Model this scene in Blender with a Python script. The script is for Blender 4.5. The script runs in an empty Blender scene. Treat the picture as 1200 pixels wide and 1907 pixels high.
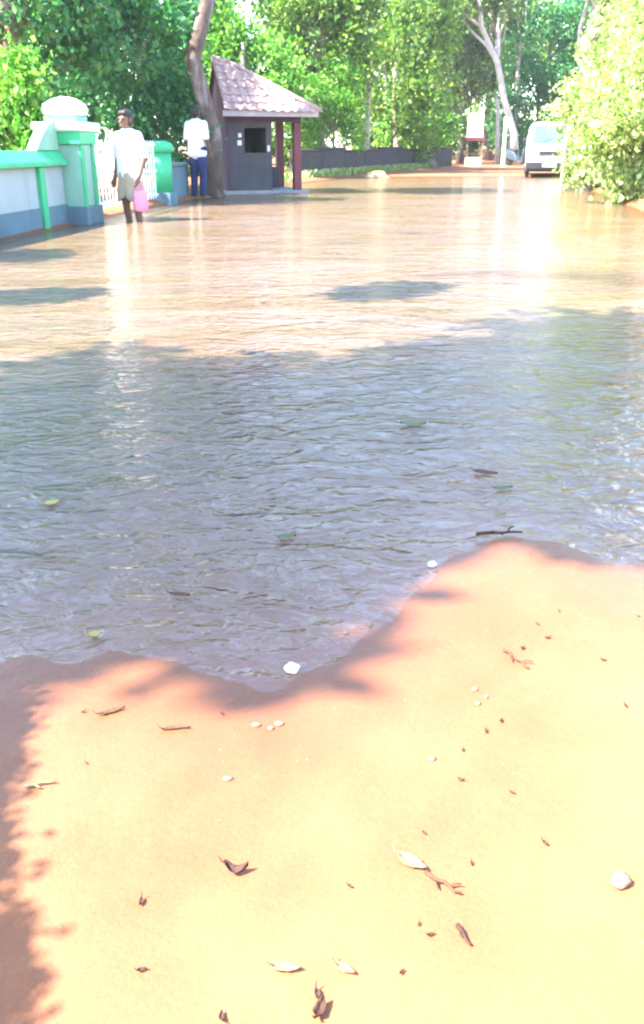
import bpy, bmesh, math, random
import numpy as np
from mathutils import Vector, Matrix, noise as mnoise

R = math.radians
random.seed(7)
RNG = np.random.default_rng(7)
sc = bpy.context.scene
COL = sc.collection

# ---------------------------------------------------------------- camera
CAM_H, TILT, FPX = 1.0, R(22.57), 1648.0
cam_d = bpy.data.cameras.new('camera')
cam = bpy.data.objects.new('camera', cam_d); COL.objects.link(cam)
cam.location = (0, 0, CAM_H)
cam.rotation_euler = (R(90) - TILT, 0, 0)
cam_d.sensor_fit = 'HORIZONTAL'; cam_d.sensor_width = 36.0
cam_d.lens = FPX / 1200.0 * 36.0
cam_d.clip_start = 0.05; cam_d.clip_end = 2000
sc.camera = cam

# ---------------------------------------------------------------- sky and sun
SUN_EL = R(52)
SUN_AZ = Vector((-0.90, -0.43)).normalized()          # ground direction towards the sun
SUN = Vector((SUN_AZ.x*math.cos(SUN_EL), SUN_AZ.y*math.cos(SUN_EL), math.sin(SUN_EL)))
w = bpy.data.worlds.new('World'); sc.world = w; w.use_nodes = True
nt = w.node_tree; bg = nt.nodes['Background']
sky = nt.nodes.new('ShaderNodeTexSky'); sky.sky_type = 'NISHITA'; sky.sun_disc = False
sky.sun_elevation = SUN_EL
sky.sun_rotation = math.atan2(SUN_AZ.x, SUN_AZ.y)
sky.air_density = 1.0; sky.dust_density = .6; sky.ozone_density = .9
nt.links.new(sky.outputs[0], bg.inputs[0]); bg.inputs[1].default_value = 0.15
sun_d = bpy.data.lights.new('sun', 'SUN'); sun_d.energy = 4.2; sun_d.angle = R(0.53); sun_d.color = (1.0, 0.95, 0.86)
sun_o = bpy.data.objects.new('sun', sun_d); COL.objects.link(sun_o)
sun_o.rotation_euler = (-SUN).to_track_quat('-Z', 'Y').to_euler()
sc.view_settings.view_transform = 'Standard'; sc.view_settings.look = 'None'
sc.view_settings.exposure = 3.0; sc.view_settings.gamma = 1.0
sc.cycles.use_denoising = True
sc.cycles.max_bounces = 8; sc.cycles.transparent_max_bounces = 8
sc.cycles.caustics_reflective = False; sc.cycles.caustics_refractive = False
sc.cycles.filter_width = 2.2

# ---------------------------------------------------------------- helpers
def ray(px, py):
    u = (px - 600) / FPX; v = (953.5 - py) / FPX
    c, s = math.cos(TILT), math.sin(TILT)
    return Vector((u, c + v*s, -s + v*c))
def g(px, py, z=0.0):
    d = ray(px, py); t = (z - CAM_H) / d.z
    return Vector((d.x*t, d.y*t, z))
def px_x(px, Y, Z=1.0):
    return (px - 600) / FPX * (Y*math.cos(TILT) - (Z-CAM_H)*math.sin(TILT))

def tag(o, label=None, cat=None, group=None, kind=None):
    if label: o['label'] = label
    if cat: o['category'] = cat
    if group: o['group'] = group
    if kind: o['kind'] = kind
    return o
def link(name, me, mat=None, parent=None, loc=None, rotz=None):
    o = bpy.data.objects.new(name, me); COL.objects.link(o)
    if mat is not None and me is not None:
        if len(me.materials) == 0: me.materials.append(mat)
    if parent: o.parent = parent
    if loc is not None: o.location = loc
    if rotz is not None: o.rotation_euler = (0, 0, rotz)
    return o
def empty(name, loc=(0,0,0), rotz=0.0):
    o = bpy.data.objects.new(name, None); COL.objects.link(o)
    o.location = loc; o.rotation_euler = (0, 0, rotz); o.empty_display_size = .2
    return o
def mesh_np(name, v, f, smooth=False):
    me = bpy.data.meshes.new(name)
    v = np.asarray(v, dtype=np.float32); f = np.asarray(f, dtype=np.int32)
    n, k = f.shape
    me.vertices.add(len(v)); me.vertices.foreach_set('co', v.ravel())
    me.loops.add(n*k); me.loops.foreach_set('vertex_index', f.ravel())
    me.polygons.add(n); me.polygons.foreach_set('loop_start', np.arange(0, n*k, k, dtype=np.int32))
    if smooth: me.polygons.foreach_set('use_smooth', np.ones(n, dtype=bool))
    me.update(calc_edges=True); me.validate()
    return me
def bm_mesh(name, bm, smooth=False):
    bmesh.ops.recalc_face_normals(bm, faces=bm.faces)
    me = bpy.data.meshes.new(name); bm.to_mesh(me); bm.free()
    if smooth:
        for p in me.polygons: p.use_smooth = True
    return me
def bevel(bm, w=.008, seg=1):
    bmesh.ops.bevel(bm, geom=list(bm.edges), offset=w, segments=seg, affect='EDGES', profile=.6, clamp_overlap=True)
def box(bm, x0, x1, y0, y1, z0, z1, top=None):
    vs = []
    for z, sx in ((z0, 1.0), (z1, top or 1.0)):
        cx, cy = (x0+x1)/2, (y0+y1)/2
        for (x, y) in ((x0,y0),(x1,y0),(x1,y1),(x0,y1)):
            vs.append(bm.verts.new((cx+(x-cx)*sx, cy+(y-cy)*sx, z)))
    for q in ((0,3,2,1),(4,5,6,7),(0,1,5,4),(1,2,6,5),(2,3,7,6),(3,0,4,7)):
        bm.faces.new([vs[i] for i in q])
def boxmesh(name, *args, bev=.008, top=None):
    bm = bmesh.new(); box(bm, *args, top=top)
    if bev: bevel(bm, bev)
    return bm_mesh(name, bm)
def ring_loft(bm, rings, cap=True, close=True):
    """rings: list of lists of Vector with the same count"""
    vr = [[bm.verts.new(p) for p in r] for r in rings]
    n = len(rings[0])
    for a, b in zip(vr[:-1], vr[1:]):
        for i in range(n if close else n-1):
            j = (i+1) % n
            bm.faces.new((a[i], a[j], b[j], b[i]))
    if cap:
        bm.faces.new(list(reversed(vr[0]))); bm.faces.new(vr[-1])
def tube(bm, pts, rad, n=8, cap=True):
    pts = [Vector(p) for p in pts]
    rings = []
    up = Vector((0.31, 0.22, 0.92)).normalized()
    for i, p in enumerate(pts):
        d = (pts[min(i+1, len(pts)-1)] - pts[max(i-1, 0)]).normalized()
        a = d.cross(Vector((1,0,0)) if abs(d.x) < .8 else Vector((0,1,0))).normalized(); b = d.cross(a)
        r = rad[i] if isinstance(rad, (list, tuple)) else rad
        rings.append([p + (a*math.cos(2*math.pi*k/n) + b*math.sin(2*math.pi*k/n))*r for k in range(n)])
    ring_loft(bm, rings, cap)
def lathe(bm, prof, n=20, c=(0,0)):
    rings = [[Vector((c[0]+r*math.cos(2*math.pi*k/n), c[1]+r*math.sin(2*math.pi*k/n), z)) for k in range(n)] for r, z in prof]
    ring_loft(bm, rings, True)

# ---------------------------------------------------------------- materials
def new_mat(name):
    m = bpy.data.materials.new(name); m.use_nodes = True
    t = m.node_tree; t.nodes.clear()
    out = t.nodes.new('ShaderNodeOutputMaterial')
    return m, t, out
def nd(t, kind, **kw):
    n = t.nodes.new(kind)
    for k, v in kw.items():
        if hasattr(n, k): setattr(n, k, v)
        else: n.inputs[k].default_value = v
    return n
def ramp(t, stops):
    r = t.nodes.new('ShaderNodeValToRGB')
    e = r.color_ramp.elements
    while len(e) < len(stops): e.new(.5)
    for el, (p, c) in zip(e, stops):
        el.position = p; el.color = (c[0], c[1], c[2], 1)
    return r
def surf(name, c1, c2=None, rough=.7, scale=6.0, bump=.0, bscale=40.0, metal=0.0, stain=None, coord='Object', spec=.4):
    """two-tone procedural surface with noise, optional stain colour and relief"""
    m, t, out = new_mat(name); L = t.links.new
    if max(c1) < .7:                                        # darker base colours offset the raised exposure; near-whites stay
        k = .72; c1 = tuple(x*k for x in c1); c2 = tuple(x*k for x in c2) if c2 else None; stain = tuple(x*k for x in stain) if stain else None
    p = t.nodes.new('ShaderNodeBsdfPrincipled')
    tc = t.nodes.new('ShaderNodeTexCoord')
    n1 = nd(t, 'ShaderNodeTexNoise', Scale=scale, Detail=6.0, Roughness=.65); L(tc.outputs[coord], n1.inputs['Vector'])
    c2 = c2 or tuple(x*.75 for x in c1)
    r1 = ramp(t, [(.3, c2), (.68, c1)]); L(n1.outputs[0], r1.inputs[0])
    col = r1.outputs[0]
    if stain:
        n2 = nd(t, 'ShaderNodeTexNoise', Scale=scale*.55, Detail=8.0, Roughness=.72); 
        mp = nd(t, 'ShaderNodeMapping'); mp.inputs['Scale'].default_value = (1, 1, .35); mp.inputs['Location'].default_value = (3.1, 1.7, .4)
        L(tc.outputs[coord], mp.inputs[0]); L(mp.outputs[0], n2.inputs['Vector'])
        r2 = ramp(t, [(.5, (0,0,0)), (.72, (1,1,1))]); L(n2.outputs[0], r2.inputs[0])
        mx = nd(t, 'ShaderNodeMix', data_type='RGBA'); L(r2.outputs[0], mx.inputs[0]); L(col, mx.inputs[6]); mx.inputs[7].default_value = (*stain, 1)
        col = mx.outputs[2]
    L(col, p.inputs['Base Color'])
    p.inputs['Roughness'].default_value = rough; p.inputs['Metallic'].default_value = metal
    p.inputs['Specular IOR Level'].default_value = spec
    if bump:
        nb = nd(t, 'ShaderNodeTexNoise', Scale=bscale, Detail=5.0); L(tc.outputs[coord], nb.inputs['Vector'])
        b = nd(t, 'ShaderNodeBump', Strength=bump, Distance=.02); L(nb.outputs[0], b.inputs['Height']); L(b.outputs[0], p.inputs['Normal'])
    L(p.outputs[0], out.inputs[0])
    return m
def leaf_mat(name, cols, trans=.4, rough=.5):
    m, t, out = new_mat(name); L = t.links.new
    geo = t.nodes.new('ShaderNodeNewGeometry')
    r = ramp(t, [(i/(len(cols)-1), c) for i, c in enumerate(cols)])
    L(geo.outputs['Random Per Island'], r.inputs[0])
    p = t.nodes.new('ShaderNodeBsdfPrincipled'); p.inputs['Roughness'].default_value = rough; p.inputs['Specular IOR Level'].default_value = .45
    L(r.outputs[0], p.inputs['Base Color'])
    tr = t.nodes.new('ShaderNodeBsdfTranslucent')
    br = nd(t, 'ShaderNodeMix', data_type='RGBA', blend_type='MULTIPLY'); br.inputs[0].default_value = 1; br.inputs[7].default_value = (1.15, 1.5, .6, 1)
    L(r.outputs[0], br.inputs[6]); L(br.outputs[2], tr.inputs[0])
    mx = nd(t, 'ShaderNodeMixShader'); mx.inputs[0].default_value = trans
    L(p.outputs[0], mx.inputs[1]); L(tr.outputs[0], mx.inputs[2]); L(mx.outputs[0], out.inputs[0])
    return m

LEAF_DEEP = leaf_mat('leaf_deep', [(.025,.13,.055), (.042,.2,.08), (.07,.25,.09), (.14,.28,.09)])
LEAF_MID = leaf_mat('leaf_mid', [(.05,.14,.025), (.1,.21,.03), (.18,.28,.045), (.29,.34,.07)])
LEAF_YELLOW = leaf_mat('leaf_yellow', [(.15,.24,.05), (.3,.37,.12), (.42,.47,.22), (.52,.53,.3)])
LEAF_BRIGHT = leaf_mat('leaf_bright', [(.06,.2,.02), (.11,.29,.03), (.17,.36,.045), (.25,.38,.08)])
LEAF_PALE = leaf_mat('leaf_pale', [(.06,.14,.05), (.1,.19,.07), (.16,.24,.09), (.22,.26,.1)])
BARK_GREY = surf('bark_grey', (.36,.32,.28), (.2,.17,.14), .9, 5, .6, 25, stain=(.5,.48,.43))
BARK_DARK = surf('bark_dark', (.2,.14,.11), (.1,.07,.06), .9, 6, .6, 25, stain=(.42,.4,.38))
BARK_PALE = surf('bark_pale', (.62,.58,.52), (.42,.38,.33), .85, 4, .4, 20)

# ---------------------------------------------------------------- ground and floodwater
SHORE_PX = [(-500,1270), (-100,1262), (90,1250), (200,1215), (320,1238), (420,1285), (530,1268), (640,1180), (760,1110), (850,1030), (950,1005), (1050,1018), (1130,1045), (1250,1035), (1700,980)]
SH = np.array([[g(*p).x, g(*p).y] for p in SHORE_PX]); SH = SH[np.argsort(SH[:,0])]
WALL_A = Vector((-3.70, 10.5)); WALL_B = Vector((-2.72, 18.4))
RB = np.array([[3.0,-5.], [3.4,3.], [4.2,9.], [5.0,14.2], [6.6,24.], [9.9,34.], [16.,48.], [30., 70.]])   # right bank line
def left_edge(y):
    return np.interp(y, [-5, 6, 10.5, 18.4, 21.5, 26, 30, 45, 70], [-4.2, -3.8, -3.4, -2.3, -1.75, -.4, .75, 7.6, 17.])
def sstep(a, b, x):
    t = np.clip((x-a)/(b-a), 0, 1); return t*t*(3-2*t)
def wob(x, y):
    return (np.sin(x*3.1+y*1.7)*.5 + np.sin(x*7.3-y*4.1+1.3)*.28 + np.sin(x*13.7+y*11.9+.4)*.16 + np.sin(-x*23.1+y*19.3)*.1)
def ground_z(x, y):
    x = np.asarray(x, dtype=np.float64); y = np.asarray(y, dtype=np.float64)
    s = y - np.interp(x, SH[:,0], SH[:,1]) - .03*wob(x*2.3, y*.4) - .014*wob(x*9.1+2, y*7.0)          # + is out in the water
    z = np.where(s < 0, .06*(1-np.exp(s*.6)), -.30*(1-np.exp(-np.clip(s,0,None)*.22)))
    z = z + .005*wob(x*1.7, y*1.5)*np.clip(np.exp(-(y-1)/6.), 0, 1)
    rise = lambda d, h, wd: h*sstep(-wd, wd, d)
    zl = -.32 + rise(left_edge(y) - x, .40, .55)
    zr = -.32 + rise(x - np.interp(y, RB[:,1], RB[:,0]), .62, 1.0)
    zf = -.32 + rise(y - 29.5 - .12*x, .37, 3.0)
    return np.maximum.reduce([z, zl, zr, zf])
def hit(px, py):
    d = ray(px, py); o = Vector((0, 0, CAM_H)); T = 90.0/d.y
    t = np.concatenate([np.linspace(0, 6/d.y, 4000), np.linspace(6/d.y, T, 9000)])
    zz = CAM_H + d.z*t; gg = np.maximum(ground_z(d.x*t, d.y*t), -.02)
    i = int(np.argmax(zz <= gg)); p = o + d*float(t[i])
    return Vector((p.x, p.y, float(ground_z(p.x, p.y))))

def axis(lo, hi, n, c, k):
    t = np.linspace(-1, 1, n); a = np.sinh(t*k)/math.sinh(k)
    return np.where(a < 0, c + a*(c-lo), c + a*(hi-c))
gx = axis(-420, 420, 300, 0.0, 8.3); gy = axis(-420, 700, 380, 1.8, 8.6)
X, Y = np.meshgrid(gx, gy); Z = ground_z(X, Y)
def grid_mesh(name, X, Y, Z):
    h, wd = X.shape
    v = np.stack([X.ravel(), Y.ravel(), Z.ravel()], 1)
    i = np.arange(h*wd).reshape(h, wd)
    f = np.stack([i[:-1,:-1].ravel(), i[:-1,1:].ravel(), i[1:,1:].ravel(), i[1:,:-1].ravel()], 1)
    return mesh_np(name, v, f, True)

def sand_material():
    m, t, out = new_mat('laterite_sand'); L = t.links.new
    p = t.nodes.new('ShaderNodeBsdfPrincipled'); tc = t.nodes.new('ShaderNodeTexCoord')
    n1 = nd(t, 'ShaderNodeTexNoise', Scale=2.2, Detail=8.0, Roughness=.62); L(tc.outputs['Object'], n1.inputs[0])
    n2 = nd(t, 'ShaderNodeTexNoise', Scale=160.0, Detail=3.0); L(tc.outputs['Object'], n2.inputs[0])
    n3 = nd(t, 'ShaderNodeTexNoise', Scale=9.0, Detail=6.0, Roughness=.7); L(tc.outputs['Object'], n3.inputs[0])
    dry = ramp(t, [(.3, (.215,.078,.031)), (.5, (.24,.094,.041)), (.7, (.26,.112,.051))]); L(n1.outputs[0], dry.inputs[0])
    fine = ramp(t, [(.3, (.82,.80,.78)), (.7, (1.1,1.1,1.1))]); L(n2.outputs[0], fine.inputs[0])
    mul = nd(t, 'ShaderNodeMix', data_type='RGBA', blend_type='MULTIPLY'); mul.inputs[0].default_value = .45
    L(dry.outputs[0], mul.inputs[6]); L(fine.outputs[0], mul.inputs[7])
    # reddish silt drifts
    sil = ramp(t, [(.56, (0,0,0)), (.72, (1,1,1))]); L(n3.outputs[0], sil.inputs[0])
    ms = nd(t, 'ShaderNodeMath', operation='MULTIPLY'); L(sil.outputs[0], ms.inputs[0]); ms.inputs[1].default_value = .55
    mx = nd(t, 'ShaderNodeMix', data_type='RGBA'); L(ms.outputs[0], mx.inputs[0]); L(mul.outputs[2], mx.inputs[6]); mx.inputs[7].default_value = (.2,.066,.026,1)
    # wet band at the waterline
    geo = t.nodes.new('ShaderNodeNewGeometry'); sx = t.nodes.new('ShaderNodeSeparateXYZ'); L(geo.outputs['Position'], sx.inputs[0])
    ad = nd(t, 'ShaderNodeMath', operation='MULTIPLY_ADD'); L(n3.outputs[0], ad.inputs[0]); ad.inputs[1].default_value = .02; L(sx.outputs[2], ad.inputs[2])
    mr = nd(t, 'ShaderNodeMapRange'); L(ad.outputs[0], mr.inputs[0]); mr.inputs[1].default_value = .012; mr.inputs[2].default_value = .04; mr.inputs[3].default_value = 1; mr.inputs[4].default_value = 0
    wet = nd(t, 'ShaderNodeMix', data_type='RGBA'); L(mr.outputs[0], wet.inputs[0]); L(mx.outputs[2], wet.inputs[6])
    wm = nd(t, 'ShaderNodeMix', data_type='RGBA', blend_type='MULTIPLY'); wm.inputs[0].default_value = 1; L(mx.outputs[2], wm.inputs[6]); wm.inputs[7].default_value = (.74,.70,.70,1)
    L(wm.outputs[2], wet.inputs[7]); L(wet.outputs[2], p.inputs['Base Color'])
    rr = nd(t, 'ShaderNodeMapRange'); L(mr.outputs[0], rr.inputs[0]); rr.inputs[3].default_value = .9; rr.inputs[4].default_value = .32
    L(rr.outputs[0], p.inputs['Roughness']); p.inputs['Specular IOR Level'].default_value = .35
    bb = nd(t, 'ShaderNodeMath', operation='MULTIPLY_ADD'); L(n2.outputs[0], bb.inputs[0]); bb.inputs[1].default_value = .12; L(n3.outputs[0], bb.inputs[2])
    b = nd(t, 'ShaderNodeBump', Strength=.35, Distance=.015); L(bb.outputs[0], b.inputs['Height']); L(b.outputs[0], p.inputs['Normal'])
    L(p.outputs[0], out.inputs[0]); return m
SAND = sand_material()
tag(link('ground', grid_mesh('ground', X, Y, Z), SAND), 'orange laterite sand and silt of the flooded road', None, kind='structure')

def water_material():
    m, t, out = new_mat('floodwater'); L = t.links.new
    tc = t.nodes.new('ShaderNodeTexCoord')
    def nz(scale, sx=1, sy=1, det=3.0, dist=.0, rot=0.0):
        mp = nd(t, 'ShaderNodeMapping'); mp.inputs['Scale'].default_value = (sx, sy, 1); mp.inputs['Rotation'].default_value = (0,0,rot)
        L(tc.outputs['Object'], mp.inputs[0])
        n = nd(t, 'ShaderNodeTexNoise', Scale=scale, Detail=det, Roughness=.5, Distortion=dist); L(mp.outputs[0], n.inputs[0]); return n.outputs[0]
    a = nz(.9, .8, 1.1, 2.0, .4, .2); b_ = nz(4.6, .75, 1.2, 3.0, 1.1, -.3); c = nz(14.0, .9, 1.1, 3.0, 1.2, .4)
    def mad(x, k, y=None):
        n = nd(t, 'ShaderNodeMath', operation='MULTIPLY_ADD'); L(x, n.inputs[0]); n.inputs[1].default_value = k
        if y is not None: L(y, n.inputs[2])
        else: n.inputs[2].default_value = 0
        return n.outputs[0]
    h = mad(a, .045, mad(b_, .028, mad(c, .014)))
    bp = nd(t, 'ShaderNodeBump', Strength=1.0, Distance=1.0); L(h, bp.inputs['Height'])
    mud_n = nz(.55, .5, 1.4, 5.0, 1.0, .1)
    mud = ramp(t, [(.28, (.10,.058,.034)), (.38, (.195,.122,.08)), (.48, (.16,.102,.045)), (.56, (.21,.136,.092)), (.64, (.165,.112,.07)), (.75, (.23,.165,.10))]); L(mud_n, mud.inputs[0])
    dif = t.nodes.new('ShaderNodeBsdfDiffuse'); L(mud.outputs[0], dif.inputs[0])
    tr = t.nodes.new('ShaderNodeBsdfTransparent'); tr.inputs[0].default_value = (.98,.96,.94,1)
    at = nd(t, 'ShaderNodeAttribute', attribute_name='murk')
    body = t.nodes.new('ShaderNodeMixShader'); L(at.outputs['Fac'], body.inputs[0]); L(tr.outputs[0], body.inputs[1]); L(dif.outputs[0], body.inputs[2])
    gl = t.nodes.new('ShaderNodeBsdfGlossy'); gl.inputs['Roughness'].default_value = .09; L(bp.outputs[0], gl.inputs['Normal'])
    fr = nd(t, 'ShaderNodeFresnel', IOR=1.62); L(bp.outputs[0], fr.inputs['Normal'])
    # seen from below the sheet only transmits (no refraction is modelled, so no total reflection either)
    geo = t.nodes.new('ShaderNodeNewGeometry'); inv = nd(t, 'ShaderNodeMath', operation='SUBTRACT'); inv.inputs[0].default_value = 1; L(geo.outputs['Backfacing'], inv.inputs[1])
    ff = nd(t, 'ShaderNodeMath', operation='MULTIPLY'); L(fr.outputs[0], ff.inputs[0]); L(inv.outputs[0], ff.inputs[1])
    mx = t.nodes.new('ShaderNodeMixShader'); L(ff.outputs[0], mx.inputs[0]); L(body.outputs[0], mx.inputs[1]); L(gl.outputs[0], mx.inputs[2])
    L(mx.outputs[0], out.inputs[0]); return m
wx = axis(-60, 60, 160, 0.0, 5.2); wy = axis(-40, 90, 260, 2.2, 5.6)
WX, WY = np.meshgrid(wx, wy)
wme = grid_mesh('floodwater', WX, WY, np.zeros_like(WX))
att = wme.attributes.new('murk', 'FLOAT', 'POINT')
att.data.foreach_set('value', np.clip(1-np.exp(ground_z(WX, WY).ravel()/.11), 0, 1).astype(np.float32))
tag(link('water', wme, water_material()), 'rippled muddy floodwater covering the road', None, kind='structure')

# ---------------------------------------------------------------- trees
def leaf_cloud(centers, per, spread, size, seed, droop=.3):
    """leaf-sized folded blades around clump centres -> verts, quads"""
    r = np.random.default_rng(seed)
    c = np.repeat(np.asarray(centers), per, axis=0); n = len(c)
    off = r.normal(size=(n,3))*spread
    p = c + off
    d = r.normal(size=(n,3)); d[:,2] -= droop; d /= np.linalg.norm(d, axis=1, keepdims=True)
    up = r.normal(size=(n,3))*.75 + np.array([0,0,1.0])
    s = np.cross(d, up); s /= (np.linalg.norm(s, axis=1, keepdims=True)+1e-6)
    nn = np.cross(s, d)
    ln = size*(.6+.8*r.random((n,1))); wd = ln*(.22+.16*r.random((n,1)))
    v = np.stack([p, p + d*ln*.5 + s*wd - nn*ln*.06, p + d*ln, p + d*ln*.5 - s*wd - nn*ln*.06], 1).reshape(-1,3)
    f = np.arange(n*4).reshape(n,4)
    return v, f
def crown_centers(c, rad, n, seed, lobes=7):
    """clump centres in an uneven, lobed volume with gaps"""
    r = np.random.default_rng(seed); c = np.array(c); rad = np.array(rad)
    lob = r.normal(size=(lobes,3)); lob /= np.linalg.norm(lob, axis=1, keepdims=True)
    lob = lob*(.35+.4*r.random((lobes,1)))
    lr = .38+.26*r.random(lobes)
    pts = []
    while len(pts) < n:
        k = r.integers(lobes); d = r.normal(size=3); d /= np.linalg.norm(d)
        q = lob[k] + d*lr[k]*(r.random()**.45)
        if np.sin(q[0]*7+seed)+np.sin(q[1]*8+seed*2)+np.sin(q[2]*9+seed*3) > -.55: pts.append(q)
    return c + np.array(pts)*rad, c + lob*rad
def branch_pts(a, b, sag, seed, n=6):
    r = random.Random(seed); a = Vector(a); b = Vector(b); out = []
    for i in range(n):
        t = i/(n-1); p = a.lerp(b, t)
        p += Vector((r.uniform(-1,1), r.uniform(-1,1), 0))*.06*(b-a).length*math.sin(math.pi*t) + Vector((0,0,sag*math.sin(math.pi*t)))
        out.append(p)
    return out
def make_tree(name, label, cat, base, top, r0, crown_c, crown_r, leafmat, bark, n_clump, per, leaf, seed, group=None, spread=.2, lobes=7, bend=0.0, limbs=True):
    base = Vector(base); t = empty(name, base); tag(t, label, cat, group)
    bm = bmesh.new(); loc = lambda p: Vector(p) - base
    tp = branch_pts((0,0,-.15), loc(top), 0, seed, 7)
    tube(bm, tp, [r0*(1.25 if i == 0 else 1)*(1-.09*i) for i in range(7)], 9)
    cc, lob = crown_centers(loc(crown_c), crown_r, n_clump, seed, lobes)
    if limbs:
        for k, q in enumerate(lob):
            a = tp[3 + k % 3]
            tube(bm, branch_pts(a, Vector(q)*.96, .12, seed*13+k, 5), [r0*f for f in (.5,.4,.3,.22,.12)], 6)
    link('trunk', bm_mesh('trunk', bm, True), bark, t)
    v, f = leaf_cloud(cc, per, spread, leaf, seed+99)
    link('crown', mesh_np('crown', v, f), leafmat, t)
    return t
def gz(x, y): return float(ground_z(x, y))
def tree_at(name, label, cat, px, Yd, zc, rad, leafmat, bark, n, per, leaf, seed, r0=.16, trunk_px=None, **kw):
    x = px_x(px, Yd, zc); bx = x if trunk_px is None else px_x(trunk_px, Yd, .5)
    return make_tree(name, label, cat, (bx, Yd, gz(bx, Yd)), (x, Yd, zc+rad[2]*.35), r0, (x, Yd, zc), rad, leafmat, bark, n, per, leaf, seed, **kw)

G1 = 'trees behind the boundary wall'; G2 = 'trees along the far side of the road'; G3 = 'bushes on the right bank'
tree_at('bush', 'bright green sunlit bush growing close behind the green capped wall', 'bush', 2, 12.9, 1.35, (.82,.6,.85), LEAF_BRIGHT, BARK_GREY, 240, 26, .10, 11, r0=.04, spread=.09)
tree_at('broadleaf_tree', 'deep green broadleaf tree rising behind the bright green bush', 'tree', 0, 16.5, 3.6, (2.6,2.0,2.4), LEAF_DEEP, BARK_DARK, 600, 34, .13, 12, group=G1)
tree_at('broadleaf_tree', 'dense deep green tree directly behind the white topped gate pillar', 'tree', 118, 20.0, 3.6, (2.1,2.0,2.7), LEAF_DEEP, BARK_DARK, 700, 34, .13, 13, group=G1)
tree_at('broadleaf_tree', 'dark green tree with thick mottled trunk beside the tiled hut', 'tree', 345, 19.5, 7.4, (1.7,1.5,1.6), LEAF_DEEP, BARK_DARK, 420, 30, .13, 14, r0=.19, trunk_px=393, group=G1)
tree_at('shrub', 'shaded dark green shrub behind the gateway and second pillar', 'shrub', 300, 19.6, 1.35, (1.1,.8,1.1), LEAF_DEEP, BARK_DARK, 260, 30, .11, 15, r0=.05, spread=.13)
tree_at('leafy_tree', 'bright green leafy tree just behind the tiled hut roof', 'tree', 455, 29.5, 3.0, (2.0,2.0,2.2), LEAF_BRIGHT, BARK_GREY, 480, 30, .16, 16, group=G2)
tree_at('shrub', 'lush light green shrub beside the red pillar of the hut', 'shrub', 618, 32.6, 2.2, (1.3,.9,1.5), LEAF_BRIGHT, BARK_GREY, 300, 30, .13, 17, r0=.05, spread=.14)
tree_at('leafy_tree', 'mid green tree behind the lush shrub at the dark wall', 'tree', 600, 34, 4.2, (3.0,2.4,3.2), LEAF_MID, BARK_GREY, 620, 30, .17, 18, group=G2)
tree_at('leafy_tree', 'broad mid green tree behind the slender pale palm stem', 'tree', 745, 38.5, 4.4, (3.2,2.6,3.4), LEAF_MID, BARK_GREY, 640, 30, .18, 19, group=G2)
tree_at('shrub', 'low green shrub spilling over the far end of the dark wall', 'shrub', 770, 42.0, 1.6, (1.7,.9,1.3), LEAF_BRIGHT, BARK_GREY, 200, 20, .2, 20, r0=.05, spread=.16)
tree_at('leafy_tree', 'olive tree on a brown trunk beside the white notice board', 'tree', 850, 50, 5.4, (3.0,2.6,3.0), LEAF_PALE, BARK_DARK, 520, 28, .2, 21, r0=.2, trunk_px=858, group=G2)
tree_at('leafy_tree', 'olive green tree on a dark trunk right behind the notice board', 'tree', 905, 57.5, 6.3, (2.8,2.6,2.8), LEAF_MID, BARK_DARK, 480, 28, .2, 22, r0=.24, trunk_px=914, group=G2)
tree_at('leaning_tree', 'pale leaning trunk with thin crown above the parked van', 'tree', 880, 47, 8.4, (2.6,2.4,2.2), LEAF_PALE, BARK_PALE, 260, 20, .27, 23, r0=.19, trunk_px=962, group=G2)
tree_at('leafy_tree', 'bluish green tree spreading behind the white van', 'tree', 1020, 54, 4.8, (4.0,3.0,4.4), LEAF_DEEP, BARK_GREY, 700, 28, .2, 24, group=G2)
tree_at('tall_tree', 'tall tree with straight pale trunk rising behind the bank bushes', 'tree', 1130, 27, 5.8, (2.3,2.0,2.0), LEAF_PALE, BARK_PALE, 380, 26, .15, 25, r0=.17, trunk_px=1098, group=G3)
tree_at('bush', 'large sunlit yellow-green bush at the edge of the right bank', 'bush', 1215, 17.2, 1.55, (1.35,1.5,1.75), LEAF_YELLOW, BARK_GREY, 620, 34, .105, 26, r0=.06, spread=.14)
tree_at('bush', 'sunlit yellow-green bush on the bank just beside the white van', 'bush', 1135, 22.5, 1.45, (1.15,1.3,1.7), LEAF_YELLOW, BARK_GREY, 520, 34, .115, 27, r0=.06, spread=.14)
tree_at('bush', 'tall yellow-green bush behind the other bushes of the bank', 'bush', 1215, 24.5, 2.9, (1.7,1.5,2.3), LEAF_YELLOW, BARK_GREY, 520, 32, .13, 28, r0=.08, spread=.16)
for k, (px, tpx, Yd, zc, lab) in enumerate([(915, 928, 50, 7.6, 'slender pale trunk just right of the notice board'), (962, 948, 53, 8.2, 'slender straight pale trunk between notice board and van'), (700, 716, 46, 8.0, 'slender pale trunk rising behind the dark wall near the palm'), (812, 826, 49, 7.8, 'slender pale trunk rising left of the notice board')]):
    tree_at('slender_tree', lab, 'tree', px, Yd, zc, (1.6,1.6,1.7), LEAF_PALE, BARK_PALE, 150, 22, .2, 90+k, r0=.13, trunk_px=tpx, group=G2)
DIST = ['tree far behind the hut, showing past its roof ridge', 'pale green tree far behind the hut, beside the gap of sky', 'tree far off directly behind the slender palm stem', 'dark green tree far off behind the olive tree', 'pale green tree far off behind the leaning pale trunk', 'tree far off between the leaning pale trunk and the bank bushes', 'tree far off behind the tallest bush of the right bank', 'tall deep green tree behind the trees above the bright green bush', 'tall deep green tree far behind the gateway and mottled trunk']
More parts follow.
